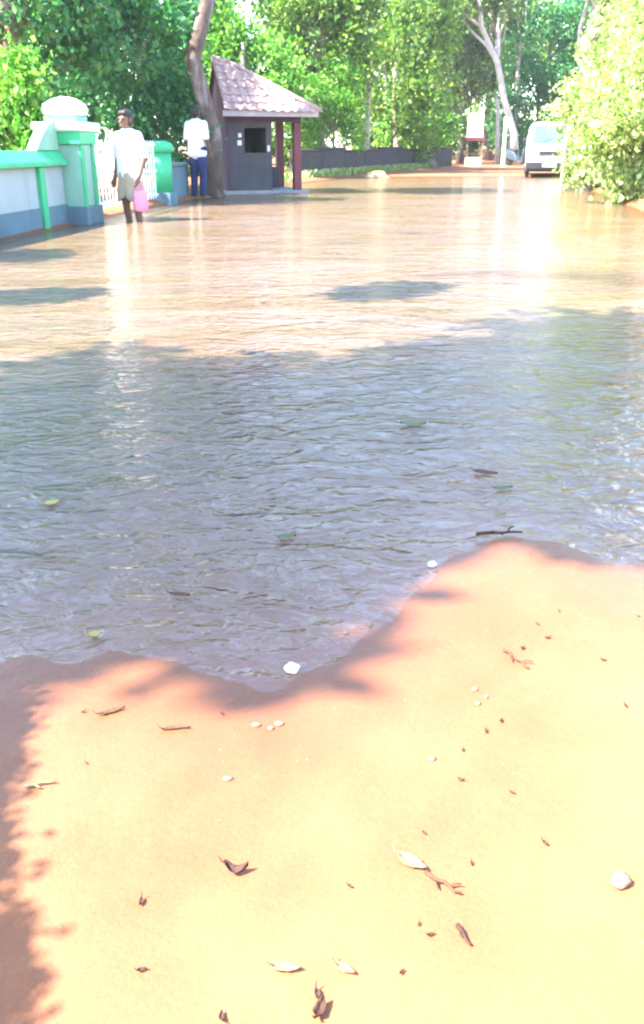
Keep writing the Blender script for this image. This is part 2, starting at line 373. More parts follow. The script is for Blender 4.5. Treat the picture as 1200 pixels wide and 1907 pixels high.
for k, (px, Yd, zc, rx, rz, lm) in enumerate([(385, 46, 4.4, 3.0, 4.2, LEAF_MID), (590, 58, 4.8, 3.6, 4.0, LEAF_PALE), (690, 62, 6.0, 4.6, 5.4, LEAF_MID), (810, 66, 6.4, 4.6, 5.8, LEAF_DEEP), (960, 72, 6.6, 5.0, 6.2, LEAF_PALE), (1100, 66, 6.4, 5.0, 6.0, LEAF_MID), (1230, 50, 5.6, 3.8, 5.2, LEAF_MID), (60, 30, 5.2, 3.8, 4.6, LEAF_DEEP), (250, 32, 4.6, 3.6, 4.2, LEAF_DEEP)]):
    tree_at('distant_tree', DIST[k], 'tree', px, Yd, zc, (rx, 3, rz), lm, BARK_GREY, 420, 20, .34, 40+k, r0=.22, group='distant trees behind the nearer ones', spread=.3)

SHR = ['low shrub at the far end of the dark wall beneath the olive tree', 'low shrub behind the dark wall beside the palm stem', 'low shrub far behind the white van', 'low shrub between the white van and the bank bushes', 'low shrub behind the hut and its neighbouring lush shrub', 'low shrub behind the bank bushes beneath the tall pale trunk', 'wide shrub standing far behind the notice board', 'wide shrub behind the slender trunks left of the van']
for k, (px, Yd, rx, rz) in enumerate([(800,47,1.4,1.2),(700,45,1.7,1.5),(990,60,2.2,1.7),(1075,48,2.0,1.8),(560,38,2.0,1.6),(1120,36,1.6,1.5),(885,63,2.4,2.3),(945,66,2.4,2.4)]):
    tree_at('shrub', SHR[k], 'shrub', px, Yd, rz*.75, (rx,.9,rz), LEAF_MID, BARK_GREY, 220, 22, .2, 60+k, r0=.05, group='shrubs beneath the far trees', spread=.18)
def make_palm():
    Yd = 36.0; x = px_x(686, Yd, 2.5); t = empty('areca_palm', (x, Yd, gz(x, Yd)))
    tag(t, 'slender areca palm with thin pale straight stem above the dark wall', 'palm')
    bm = bmesh.new(); tube(bm, [(0,0,-.2+i*1.2) for i in range(9)], [.095-.003*i for i in range(9)], 10)
    for i in range(28): lathe(bm, [(.092-.0008*i, .3+i*.32), (.099-.0008*i, .31+i*.32), (.092-.0008*i, .33+i*.32)], 10)
    link('trunk', bm_mesh('trunk', bm, True), BARK_PALE, t)
    for k in range(9):
        bm = bmesh.new(); a = k*2.4; pts = []
        for i in range(8):
            u = i/7; pts.append(Vector((math.cos(a)*1.7*u, math.sin(a)*1.7*u, 9.3 + 1.0*u - 1.9*u*u)))
        tube(bm, pts, [.02*(1-.1*i) for i in range(8)], 5)
        sd = Vector((-math.sin(a), math.cos(a), 0))
        for i in range(22):
            u = .15+.85*i/21; p = Vector((math.cos(a)*1.7*u, math.sin(a)*1.7*u, 9.3 + 1.0*u - 1.9*u*u))
            for s in (-1, 1):
                q = p + sd*s*.45*math.sin(math.pi*min(1,u*.9+.1)) + Vector((math.cos(a)*.15, math.sin(a)*.15, -.22))
                o = Vector((math.cos(a), math.sin(a), 0))*.03
                bm.faces.new([bm.verts.new(p-o), bm.verts.new(p+o), bm.verts.new(q)])
        link('frond', bm_mesh('frond', bm), LEAF_MID, t)
make_palm()

# the roadside tree whose crown shades the near water (it stands left of the camera, outside the frame)
def make_shade_tree():
    poly_px = [(-900,840), (0,735), (60,705), (180,668), (300,684), (600,692), (850,662), (980,612), (1080,592), (1500,575), (1500,1010), (1250,1030), (1130,1042), (1050,1008), (950,988), (850,1005), (770,1070), (700,1130), (640,1165), (690,1270), (600,1370), (540,1320), (430,1285), (330,1235), (200,1195), (110,1230), (56,1370), (44,1480), (66,1650), (104,1770), (120,1907), (105,2300), (-1500,2300)]
    P = np.array([[g(*p).x, g(*p).y] for p in poly_px])
    def inside(q):
        x, y = q[:,0], q[:,1]; r = np.zeros(len(q), bool); j = len(P)-1
        for i in range(len(P)):
            c = ((P[i,1] > y) != (P[j,1] > y)) & (x < (P[j,0]-P[i,0])*(y-P[i,1])/(P[j,1]-P[i,1]+1e-12)+P[i,0])
            r ^= c; j = i
        return r
    r = np.random.default_rng(5)
    lo, hi = P.min(0), P.max(0)
    lowb = lambda q: (q[:,1] < 1.45) & (q[:,0] < -.12)           # low bough added to cast the left shade strip
    q = lo + (hi-lo)*r.random((240000,2)); k = inside(q)
    for a in range(8): k &= inside(q + np.where(lowb(q)[:,None], .035, np.where(q[:,1:] < 2.1, .13, .085))*np.array([[math.cos(a*math.pi/4), math.sin(a*math.pi/4)]]))
    q = q[k]; ql = q[lowb(q)]; q = np.concatenate([q[~lowb(q)][:10500], ql[:2500]])
    extra = [[(610,552),(700,528),(870,526),(770,545),(650,562)], [(-60,545),(150,538),(185,552),(0,568)], [(-80,470),(120,462),(140,480),(-60,495)]]  # leaf sprays added so their shade darkens bands of the sunlit water
    ex = []
    for e in extra:
        E = np.array([[g(*p).x, g(*p).y] for p in e]); wt = r.dirichlet(np.ones(len(E))*.8, 120); ex.append(wt @ E)
    fringe = lo + (hi-lo)*r.random((9000,2)); far = fringe[:,1] > 3.6
    near = np.zeros(len(fringe), bool)
    for a in range(8): near |= inside(fringe + .3*np.array([[math.cos(a*math.pi/4), math.sin(a*math.pi/4)]]))
    fringe = fringe[far & near & ~inside(fringe)][:110]
    q = np.concatenate([q] + ex + [fringe])
    hgt = np.where(lowb(q), 1.35 + .5*r.random(len(q)), 5.3 + 1.9*r.random(len(q)))
    s = np.array(SUN)/SUN.z
    c = np.column_stack([q, np.zeros(len(q))]) + s[None]*hgt[:,None]
    base = Vector((-7.2, -.2, 0)); base.z = gz(base.x, base.y)
    t = empty('shade_tree', base); tag(t, 'large spreading roadside tree casting shade across the near floodwater', 'tree')
    lw = lowb(q); va, fa = leaf_cloud(c[~lw] - np.array(base), 8, .06, .15, 77); vb, fb = leaf_cloud(c[lw] - np.array(base), 34, .02, .026, 78)
    v = np.concatenate([va, vb]); f = np.concatenate([fa, fb+len(va)])
    link('crown', mesh_np('crown', v, f), LEAF_DEEP, t)
    bm = bmesh.new(); top = Vector((.7, .4, 4.6))
    tp = branch_pts((0,0,-.2), top, 0, 3, 7); tube(bm, tp, [.34,.28,.26,.24,.22,.2,.17], 12)
    for k in range(16):
        e = Vector(c[r.integers(min(8000, len(c)))]) - base
        tube(bm, branch_pts(tp[4+k%3], e, .3, 50+k, 6), [.11,.09,.07,.055,.04,.02], 7)
    for k in range(4):
        e = Vector(c[lw][r.integers(lw.sum())]) - base
        tube(bm, branch_pts(tp[3], e, .5, 80+k, 6), [.07,.055,.045,.03,.02,.01], 7)
    link('trunk', bm_mesh('trunk', bm, True), BARK_GREY, t)
make_shade_tree()

# ---------------------------------------------------------------- boundary wall, gate, pillars
MINT = surf('mint_paint', (.06,.62,.28), (.05,.52,.23), .55, 5, .15, 60, stain=(.05,.36,.18))
WALLW = surf('lavender_wash', (.50,.58,.58), (.44,.52,.53), .8, 2.5, .25, 40, stain=(.32,.4,.43))
WALLB = surf('damp_shaded_blue_plaster', (.16,.27,.32), (.12,.21,.26), .75, 2.5, .3, 40, stain=(.06,.1,.14))  # damp on the wall foot and pillar bases; painted shade on the garden wall
WHITEP = surf('white_paint', (.82,.84,.82), (.72,.76,.73), .6, 3, .15, 50, stain=(.62,.7,.65))
MINTPALE = surf('pale_mint_paint', (.34,.66,.5), (.27,.56,.42), .6, 3, .15, 50, stain=(.22,.42,.33))
wd = (WALL_B - WALL_A).normalized(); wang = math.atan2(wd.y, wd.x)
def wall_pt(Yd):
    p = WALL_A + wd*((Yd - WALL_A.y)/wd.y); return Vector((p.x, p.y, gz(p.x, p.y)))
PA = wall_pt(12.85); PB = wall_pt(17.0)
def boundary_wall():
    t = empty('boundary_wall', (PA.x, PA.y, 0), wang)        # local x runs away from the camera, y is the back
    tag(t, 'low lavender-white wall with mint green coping and posts along the road', 'wall')
    L0 = -7.6; posts = [-7.4, -5.8, -4.2, -2.65, -1.05]
    xs = [L0] + posts + [-.28]
    for a, b in zip(posts, posts[1:] + [-.28]):
        link('panel', boxmesh('panel', a+.075, b-(.075 if b != -.28 else 0), .0, .16, .26, .74, bev=0), WALLW, t)
        link('base_panel', boxmesh('base_panel', a+.075, b-(.075 if b != -.28 else 0), -.02, .18, -.3, .26, bev=0), WALLB, t)
    for a in posts:
        link('post', boxmesh('post', a-.075, a+.075, -.055, .215, -.3, .742, bev=.006), MINT, t)
    for a, b in zip(posts, posts[1:] + [-.30]):
        bm = bmesh.new()
        sec = [(-.10,.742), (-.10,.80), (.03,.93), (.13,.93), (.26,.80), (.26,.742)]
        ring_loft(bm, [[Vector((xx, y, z)) for y, z in sec] for xx in (a+.003, b-.003)])
        bevel(bm, .01); link('coping', bm_mesh('coping', bm), MINT, t)
    # raised wing sweeping up to the gate pillar
    bm = bmesh.new(); fr = []; bk = []
    n = 8
    for y in (.01, .15):
        top = [Vector((-1.0+.70*i/n, y, .94 + .34*math.sin(i/n*math.pi/2))) for i in range(n+1)]
        ring = [Vector((-1.0,y,.932))] + top[1:] + [Vector((-.30,y,.932))]
        fr.append(ring)
    ring_loft(bm, fr); link('wing_panel', bm_mesh('wing_panel', bm), MINTPALE, t)
boundary_wall()
def gate_pillar(loc, label, big):
    t = empty('gate_pillar', (loc.x, loc.y, 0), wang); tag(t, label, 'pillar', None)
    if big:
        link('base_block', boxmesh('base_block', -.3, .3, -.3, .3, -.3, .22), WALLB, t)
        link('shaft', boxmesh('shaft', -.25, .25, -.25, .25, .22, 1.0), MINTPALE, t)
        for s in (-1, 1): link('corner_strip', boxmesh('corner_strip', s*.20-.05, s*.20+.05, -.275, -.2502, .22, .999, bev=.005), MINT, t)
        link('neck', boxmesh('neck', -.29, .29, -.29, .29, 1.0, 1.16), MINT, t)
        link('cornice', boxmesh('cornice', -.35, .35, -.35, .35, 1.16, 1.27, bev=.03), WHITEP, t)
        link('neck', boxmesh('neck', -.22, .22, -.22, .22, 1.27, 1.35), MINTPALE, t)
        bm = bmesh.new(); lathe(bm, [(.2,1.35),(.29,1.36),(.31,1.42),(.28,1.49),(.17,1.55),(.06,1.58)], 24)
        link('dome_cap', bm_mesh('dome_cap', bm, True), WHITEP, t)
    else:
        link('base_block', boxmesh('base_block', -.22, .22, -.22, .22, -.3, .2), WALLB, t)
        bm = bmesh.new(); lathe(bm, [(.2,.2),(.2,.86)], 20); link('shaft', bm_mesh('shaft', bm, True), MINT, t)
        bm = bmesh.new(); lathe(bm, [(.2,.86),(.25,.88),(.25,.97),(.21,1.02),(.12,1.06)], 20); link('cap', bm_mesh('cap', bm, True), MINT, t)
gate_pillar(PA, 'mint and white square gate pillar topped by white tiered dome cap', True)
gate_pillar(PB, 'round mint green gate pillar, lower one without a white cap', False)
def gate():
    L = (PB-PA).length; t = empty('metal_gate', (PA.x, PA.y, 0), wang); tag(t, 'white barred metal gate closing the gap between the mint pillars', 'gate')
    bm = bmesh.new()
    for z in (.16, .55, .98): box(bm, .36, L-.3, -.02, .02, z, z+.04)
    link('frame', bm_mesh('frame', bm), WHITEP, t)
    for i in range(24):
        bm = bmesh.new(); tube(bm, [(.42+i*(L-.8)/23, 0, .12), (.42+i*(L-.8)/23, 0, 1.06)], .011, 6); link('bar', bm_mesh('bar', bm), WHITEP, t)
gate()
def low_wall():
    a = PB + Vector((wd.x, wd.y, 0))*.26; b = Vector((-2.66, 18.8, 0)); L = (b-a).length; an = math.atan2((b-a).y, (b-a).x)
    t = empty('garden_wall', (a.x, a.y, 0), an); tag(t, 'low wall with painted bluish shade between round mint pillar and tiled hut', 'wall')
    link('panel', boxmesh('panel', 0, L, 0, .15, -.3, .62), WALLB, t)  # bluish shade is put into the colour of panel and coping
    link('coping', boxmesh('coping', 0, L, -.04, .19, .62, .68), surf('shaded_coping', (.2,.27,.3), (.12,.17,.18), .9, 4, .4), t)
low_wall()

# ---------------------------------------------------------------- tiled hut
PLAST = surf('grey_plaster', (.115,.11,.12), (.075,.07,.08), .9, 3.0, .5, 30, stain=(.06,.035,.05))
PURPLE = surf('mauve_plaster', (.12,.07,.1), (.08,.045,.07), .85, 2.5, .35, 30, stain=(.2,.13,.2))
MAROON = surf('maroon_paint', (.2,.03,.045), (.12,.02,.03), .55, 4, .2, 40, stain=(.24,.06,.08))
WOOD = surf('old_wood', (.2,.12,.08), (.1,.06,.04), .8, 5, .4)
TILE = surf('bleached_tile', (.62,.40,.37), (.48,.29,.27), .85, 4, .35, 50, stain=(.66,.52,.48), coord='Generated')
PAPER = surf('paper', (.8,.8,.76), (.7,.7,.66), .9, 8)
def hut():
    p0 = hit(424, 363); t = empty('tiled_hut', (p0.x, p0.y, 0), R(17.5)); zg = p0.z
    tag(t, 'small roadside hut with pale pink tiled roof and maroon corner pillar', 'hut')
    W, D, HE = 1.68, 1.6, 1.66
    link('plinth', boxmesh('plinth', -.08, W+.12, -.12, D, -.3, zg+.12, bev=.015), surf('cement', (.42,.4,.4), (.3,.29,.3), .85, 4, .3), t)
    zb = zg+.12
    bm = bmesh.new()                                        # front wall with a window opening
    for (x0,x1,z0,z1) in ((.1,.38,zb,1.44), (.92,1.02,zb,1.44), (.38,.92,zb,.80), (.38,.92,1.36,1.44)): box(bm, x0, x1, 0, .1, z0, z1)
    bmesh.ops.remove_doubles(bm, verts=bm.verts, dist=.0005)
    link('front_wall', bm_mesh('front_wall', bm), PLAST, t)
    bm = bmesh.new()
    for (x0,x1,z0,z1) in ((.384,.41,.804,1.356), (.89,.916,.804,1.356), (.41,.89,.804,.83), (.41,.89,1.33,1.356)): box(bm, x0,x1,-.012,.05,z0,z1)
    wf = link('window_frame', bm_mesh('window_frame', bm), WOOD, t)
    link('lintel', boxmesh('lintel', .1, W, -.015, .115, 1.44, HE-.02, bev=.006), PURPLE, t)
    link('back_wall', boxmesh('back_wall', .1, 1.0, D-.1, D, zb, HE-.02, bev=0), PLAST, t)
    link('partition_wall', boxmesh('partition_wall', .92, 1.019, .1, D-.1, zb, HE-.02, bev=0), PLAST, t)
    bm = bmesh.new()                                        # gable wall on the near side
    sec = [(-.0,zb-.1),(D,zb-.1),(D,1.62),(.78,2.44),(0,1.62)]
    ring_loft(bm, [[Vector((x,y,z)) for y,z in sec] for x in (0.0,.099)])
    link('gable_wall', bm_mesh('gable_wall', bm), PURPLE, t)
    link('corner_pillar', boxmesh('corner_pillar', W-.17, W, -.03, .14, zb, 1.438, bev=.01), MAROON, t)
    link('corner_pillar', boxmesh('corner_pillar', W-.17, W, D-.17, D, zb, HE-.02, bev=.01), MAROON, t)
    link('bench', boxmesh('bench', 1.03, W-.19, D-.45, D-.2, zb, .52, bev=.01), PLAST, t)
    link('doorstep', boxmesh('doorstep', .98, W+.02, -.38, -.123, -.2, zg+.06, bev=.012), PLAST, t)
    for (x, z, a, b) in ((.9,.86,.07,.12), (.26,.98,.09,.1), (.28,1.14,.07,.08)):
        link('poster', boxmesh('poster', x, x+a, -.006, -.002, z, z+b, bev=0), PAPER, t)
    # roof slab + tiles
    FL, FR_, BR, BL = Vector((-.06,-.3,1.60)), Vector((W+.34,-.3,1.56)), Vector((W+.34,D+.25,1.56)), Vector((-.06,D+.25,1.6))
    RL, RR = Vector((-.06,.78,2.56)), Vector((.25,.78,2.53))
    bm = bmesh.new(); up = Vector((0,0,.07))
    lowv = [bm.verts.new(p) for p in (FL,FR_,BR,BL,RL,RR)]; upv = [bm.verts.new(p+up) for p in (FL,FR_,BR,BL,RL,RR)]
    for q in ((0,1,5,4),(1,2,5),(2,3,4,5)):
        bm.faces.new([upv[i] for i in q]); bm.faces.new([lowv[i] for i in reversed(q)])
    for a, b in ((0,1),(1,2),(2,3),(3,4),(4,0)): bm.faces.new((lowv[a], lowv[b], upv[b], upv[a]))
    rf = link('roof', bm_mesh('roof', bm), WOOD, t)
    bm = bmesh.new(); n = 6; sec = []
    for i in range(n+1): sec.append((-.1+.2*i/n, .022*math.sin(i/n*math.pi*2)+.0))
    ring = lambda y, z: [Vector((x, y, h+z+.016)) for x, h in sec] + [Vector((x, y, h+z)) for x, h in reversed(sec)]
    ring_loft(bm, [ring(-.15,.028), ring(.15,.004)])
    tm = bm_mesh('roof_tile', bm); tm.materials.append(TILE)
    r = random.Random(4)
    for (A, B, C2, D2) in ((FL,FR_,RR,RL), (FR_,BR,RR,RR)):
        A, B, C2, D2 = (p+up for p in (A,B,C2,D2))
        u = (B-A).normalized(); nrm = u.cross(D2-A).normalized(); v = nrm.cross(u)
        Lh = (D2-A).dot(v); nr = int(Lh/.225)
        for j in range(nr+1):
            vv = .10 + j*.225; fr = vv/Lh
            lo_ = (D2-A).dot(u)*fr; hi_ = (B-A).length + ((C2-B).dot(u))*fr
            k = 0
            while True:
                uu = lo_ + .1 + k*.195
                if uu > hi_ - .03: break
                pos = A + u*uu + v*vv + nrm*(.008+r.uniform(0,.008))
                o = bpy.data.objects.new('roof_tile', tm); COL.objects.link(o); o.parent = rf
                M3 = Matrix((u, v, nrm)).transposed()
                o.matrix_local = Matrix.Translation(pos) @ (M3 @ Matrix.Rotation(r.uniform(-.03,.03),3,'Z')).to_4x4()
                k += 1
    for a, b in ((RL,RR),(RR,FR_),(RR,BR)):
        bm = bmesh.new(); tube(bm, [a+up+Vector((0,0,.03)), b+up+Vector((0,0,.03))], .07, 8); link('ridge_cap', bm_mesh('ridge_cap', bm, True), TILE, rf)
    bm = bmesh.new(); box(bm, 0,1,0,1,0,1); bm.free()
    link('fascia_board', boxmesh('fascia_board', -.1, W+.3, -.325, -.303, 1.54, 1.66, bev=.004), surf('pale_fascia', (.6,.5,.5), (.45,.36,.36), .7, 4), rf)
hut()

# dark compound wall beyond the hut
DARKW = surf('dark_stone', (.085,.07,.08), (.04,.035,.045), .95, 3, .9, 10, stain=(.06,.09,.03))
def dark_wall():
    a = Vector((-.75, 28.2, 0)); b = Vector((6.1, 44.6, 0)); L = (b-a).length
    t = empty('compound_wall', a, math.atan2((b-a).y, (b-a).x)); tag(t, 'long low dark mossy wall running from the hut towards the notice board', 'wall')
    n = 9
    for i in range(n):
        h = .80 + .05*math.sin(i*1.9)
        link('panel', boxmesh('panel', i*L/n+.01, (i+1)*L/n-.01, 0, .25, -.35, h, bev=.02), DARKW, t)
        link('coping', boxmesh('coping', i*L/n+.006, (i+1)*L/n-.006, -.04, .29, h, h+.06, bev=.015), DARKW, t)
dark_wall()

# ---------------------------------------------------------------- far roadside things
def notice_board():
    Yd = 44.; x = px_x(886, Yd, 1.7); z = gz(x, Yd); t = empty('notice_board', (x, Yd, z)); tag(t, 'white notice board on two posts between dark tree trunks', 'sign')
    link('panel', boxmesh('panel', -.36, .36, -.03, .03, 1.25, 2.25, bev=.01), WHITEP, t)
    link('bottom_rail', boxmesh('bottom_rail', -.4, .4, -.04, .04, 1.1, 1.245, bev=.01), MAROON, t)
    for s in (-1, 1): link('post', boxmesh('post', s*.3-.04, s*.3+.04, .035, .1, -.2, 2.2, bev=.01), WOOD, t)
    link('plinth', boxmesh('plinth', -.36, .36, -.2, .3, -.2, .4, bev=.03), surf('pale_plinth', (.5,.52,.42), (.34,.38,.28), .9, 4, .3), t)
notice_board()
def post(name, label, cat, px, Yd, h, r, mat, lean=(0,0)):
    x = px_x(px, Yd, .5); z = gz(x, Yd); t = empty(name, (x, Yd, z)); tag(t, label, cat)
    bm = bmesh.new(); tube(bm, [(lean[0]*i/6, lean[1]*i/6, -.3+(h+.3)*i/6) for i in range(7)], [r*(1-.03*i) for i in range(7)], 10)
    link('shaft', bm_mesh('shaft', bm, True), mat, t)
    bm = bmesh.new(); lathe(bm, [(r*.82,h-.002),(r*1.02,h+.01),(r*.98,h+.05),(r*.4,h+.09)], 10); bmesh.ops.translate(bm, verts=bm.verts, vec=(lean[0],lean[1],0))
    link('top', bm_mesh('top', bm, True), mat, t)
post('marker_post', 'white painted marker post standing left of the white van', 'post', 938, 43, 2.0, .09, WHITEP)
post('bamboo_stake', 'thin pale bamboo stake standing in the bank beside the van', 'stake', 1046, 20.5, 1.55, .03, surf('bamboo', (.62,.55,.33), (.45,.38,.2), .6, 6), (.05,0))
def lump(name, label, cat, loc, rad, mat, seed, group=None, sub=3, amp=.25, freq=1.6, parent=None):
    bm = bmesh.new(); bmesh.ops.create_icosphere(bm, subdivisions=sub, radius=1)
    for v in bm.verts:
        k = 1 + amp*mnoise.noise(v.co*freq + Vector((seed*3.7, seed, 0))) + amp*.4*mnoise.noise(v.co*freq*3 + Vector((seed, 1, 4)))
        v.co = Vector((v.co.x*rad[0], v.co.y*rad[1], v.co.z*rad[2]))*k
    o = link(name, bm_mesh(name, bm, True), mat, parent, loc)
    return tag(o, label, cat, group)
PALESAND = surf('pale_sand', (.66,.55,.3), (.55,.43,.22), .95, 5, .5, 30)
STONE = surf('pale_stone', (.3,.24,.15), (.16,.12,.08), .8, 20, .4, 60)
p = hit(702, 331); lump('sand_heap', 'small heap of pale yellow sand at the foot of the dark wall', 'heap', (p.x, p.y, p.z-.05), (.42,.4,.26), PALESAND, 3)
p = hit(800, 312); lump('boulder', 'pale boulder lying before the far end of the dark wall', 'stone', (p.x, p.y, p.z+.1), (.3,.28,.24), STONE, 5)

# ---------------------------------------------------------------- van
def van():
    Yd = 32.2; x = px_x(1022, Yd, .8); z = gz(x, Yd)
    t = empty('parked_van', (x, Yd, z), R(-11)); tag(t, 'white boxy minivan facing down the flooded road', 'van')
    PAINT = surf('van_paint', (.83,.84,.86), (.8,.81,.84), .25, 1.5, spec=.6); GLASS = surf('van_glass', (.10,.20,.21), (.07,.15,.17), .06, 1, spec=.9)
    BLACK = surf('black_plastic', (.03,.025,.035), (.02,.02,.025), .6, 4); RUB = surf('rubber', (.025,.025,.025), None, .85, 6); CHR = surf('wheel_steel', (.5,.5,.52), (.4,.4,.42), .35, 4, metal=.8)
    LAMP = surf('lamp_lens', (.85,.85,.82), (.7,.7,.7), .1, 3); AMB = surf('amber_lens', (.75,.3,.05), None, .2, 3)
    # local: front at -y; sections along y : (y, half width bottom, half width top, z bottom, z belt, z roof)
    hw = .72
    def section(y, zb, zt, wb, wt):
        pts = []
        prof = [(wb*.96,zb),(wb,zb+.12),(wb*1.0,.55*(zb+zt)),(wt*1.0+.03,zt-.22),(wt*.97,zt-.09),(wt*.82,zt-.02),(wt*.4,zt)]
        pts = [Vector((-a,y,c)) for a,c in prof] + [Vector((a,y,c)) for a,c in reversed(prof)]
        return pts
    bm = bmesh.new()
    secs = [(-1.62,.36,.86,.64,.62),(-1.60,.30,.95,.69,.66),(-1.50,.27,1.04,.715,.68),(-1.25,.27,1.38,.72,.66),(-1.02,.27,1.60,.72,.64),(-.85,.27,1.66,.72,.645),(.3,.27,1.69,.72,.65),(1.4,.27,1.67,.72,.645),(1.62,.29,1.60,.71,.63),(1.68,.34,1.52,.69,.62)]
    ring_loft(bm, [section(*s) for s in secs])
    link('body', bm_mesh('body', bm, True), PAINT, t)
    # windscreen follows the raked nose
    bm = bmesh.new()
    a = [Vector((-.60,-1.535,1.02)), Vector((.60,-1.535,1.02)), Vector((.53,-1.075,1.53)), Vector((-.53,-1.075,1.53))]
    o = Vector((0,-.035,.03)); i2 = Vector((0,.06,-.06))
    ring_loft(bm, [[q+o for q in a], [q+i2 for q in a]]); ws = link('windscreen', bm_mesh('windscreen', bm), GLASS, t)
    for s in (-.25, .2):
        bm = bmesh.new(); tube(bm, [(s,-1.58,1.06),(s+.28,-1.5,1.17)], .008, 5); link('wiper', bm_mesh('wiper', bm), BLACK, ws)
    for s in (-1, 1):
        for (y0, y1) in ((-.98,-.35),(-.25,.6),(.7,1.5)):
            bm = bmesh.new(); pts = [(s*.713,y0,1.02),(s*.713,y1,1.02),(s*.69,y1-.04,1.42),(s*.69,y0+(.18 if y0 < -.9 else .04),1.42)]
            ring_loft(bm, [[Vector(q) for q in pts],[Vector((q[0]-s*.05,q[1],q[2])) for q in pts]]); link('side_window', bm_mesh('side_window', bm), GLASS, t)
        bm = bmesh.new(); box(bm, s*.5-.13, s*.5+.13, -1.66, -1.58, .66, .82); bevel(bm, .02); hl = link('headlight', bm_mesh('headlight', bm), LAMP, t)
        bm = bmesh.new(); box(bm, s*.665-.03, s*.665+.03, -1.65, -1.56, .67, .81); bevel(bm, .012); link('indicator', bm_mesh('indicator', bm), AMB, t)
        bm = bmesh.new(); box(bm, s*.83-.07, s*.83+.07, -1.17, -1.1, 1.06, 1.2); bevel(bm, .02); mir = link('mirror', bm_mesh('mirror', bm), BLACK, t)
        bm = bmesh.new(); tube(bm, [(s*.7,-1.1,1.05),(s*.78,-1.13,1.1)], .012, 6); link('stalk', bm_mesh('stalk', bm), BLACK, mir)
        for yw in (-1.0, 1.05):
            rings = lambda prof: [[Vector((s*xx, yw+rr*math.cos(2*math.pi*k/20), .26+rr*math.sin(2*math.pi*k/20))) for k in range(20)] for rr, xx in prof]
            bm = bmesh.new(); ring_loft(bm, rings([(.2,.6),(.26,.61),(.27,.64),(.27,.7),(.26,.73),(.17,.735)])); wh = link('wheel', bm_mesh('wheel', bm, True), RUB, t)
            bm = bmesh.new(); ring_loft(bm, rings([(.17,.735),(.15,.742),(.06,.738),(.03,.755)])); link('rim', bm_mesh('rim', bm, True), CHR, wh)
    bm = bmesh.new(); box(bm, -.73,.73,-1.70,-1.60,.24,.46); bevel(bm, .03, 2); bp = link('bumper', bm_mesh('bumper', bm), BLACK, t)
    link('number_plate', boxmesh('number_plate', -.22,.22,-1.715,-1.702,.32,.42, bev=.003), WHITEP, bp)
    link('grille', boxmesh('grille', -.34,.34,-1.655,-1.6,.68,.79, bev=.01), BLACK, t)
    link('door_seam', boxmesh('door_seam', -.726,-.716,-.33,-.31,.36,1.0, bev=0), BLACK, t)
    link('underbody', boxmesh('underbody', -.62,.62,-1.5,1.5,.17,.3, bev=.02), BLACK, t)
van()

def scooter():
    Yd = 45.5; x = px_x(966, Yd, .6); z = gz(x, Yd); t = empty('parked_scooter', (x, Yd, z), R(30)); tag(t, 'small parked scooter beside the pale trunks behind the van', 'scooter')
    TEAL = surf('scooter_paint', (.07,.1,.12), (.05,.08,.1), .4, 3); BLK = surf('scooter_black', (.03,.03,.035), None, .6, 4)
    for y in (-.6, .6):
        bm = bmesh.new(); rr = lambda prof: [[Vector((xx, y+q*math.cos(2*math.pi*k/18), .25+q*math.sin(2*math.pi*k/18))) for k in range(18)] for q, xx in prof]
        ring_loft(bm, rr([(.1,-.05),(.22,-.055),(.25,-.03),(.25,.03),(.22,.055),(.1,.05)])); link('wheel', bm_mesh('wheel', bm, True), BLK, t)
    bm = bmesh.new(); S = lambda y,w,z0,z1: [Vector((-w,y,z0)),Vector((w,y,z0)),Vector((w*.9,y,z1)),Vector((-w*.9,y,z1))]
    ring_loft(bm, [S(-.05,.14,.22,.3),S(.2,.16,.22,.62),S(.6,.17,.32,.72),S(.9,.1,.5,.7)]); bevel(bm,.03,2); link('body', bm_mesh('body', bm, True), TEAL, t)
    bm = bmesh.new(); ring_loft(bm, [S(-.05,.14,.2,.26),S(-.45,.14,.2,.26)]); link('floorboard', bm_mesh('floorboard', bm), TEAL, t)
    bm = bmesh.new(); ring_loft(bm, [[Vector((a,-.43-.25*(zz-.2)*.35,zz)) for a in (-wd_,wd_)] + [Vector((a,-.50-.25*(zz-.2)*.35,zz)) for a in (wd_*.7,-wd_*.7)] for zz, wd_ in ((.22,.17),(.6,.2),(.9,.12))]); link('front_shield', bm_mesh('front_shield', bm), TEAL, t)
    bm = bmesh.new(); tube(bm, [(-.32,-.5,1.02),(0,-.56,1.0),(.32,-.5,1.02)], .02, 6); link('handlebar', bm_mesh('handlebar', bm), BLK, t)
    bm = bmesh.new(); ring_loft(bm, [S(.12,.13,.62,.72),S(.5,.14,.7,.78),S(.85,.1,.7,.76)]); bevel(bm,.02); link('seat', bm_mesh('seat', bm, True), BLK, t)
    bm = bmesh.new(); tube(bm, [(0,-.6,.25),(0,-.54,.98)], .03, 8); link('fork', bm_mesh('fork', bm), BLK, t)
scooter()

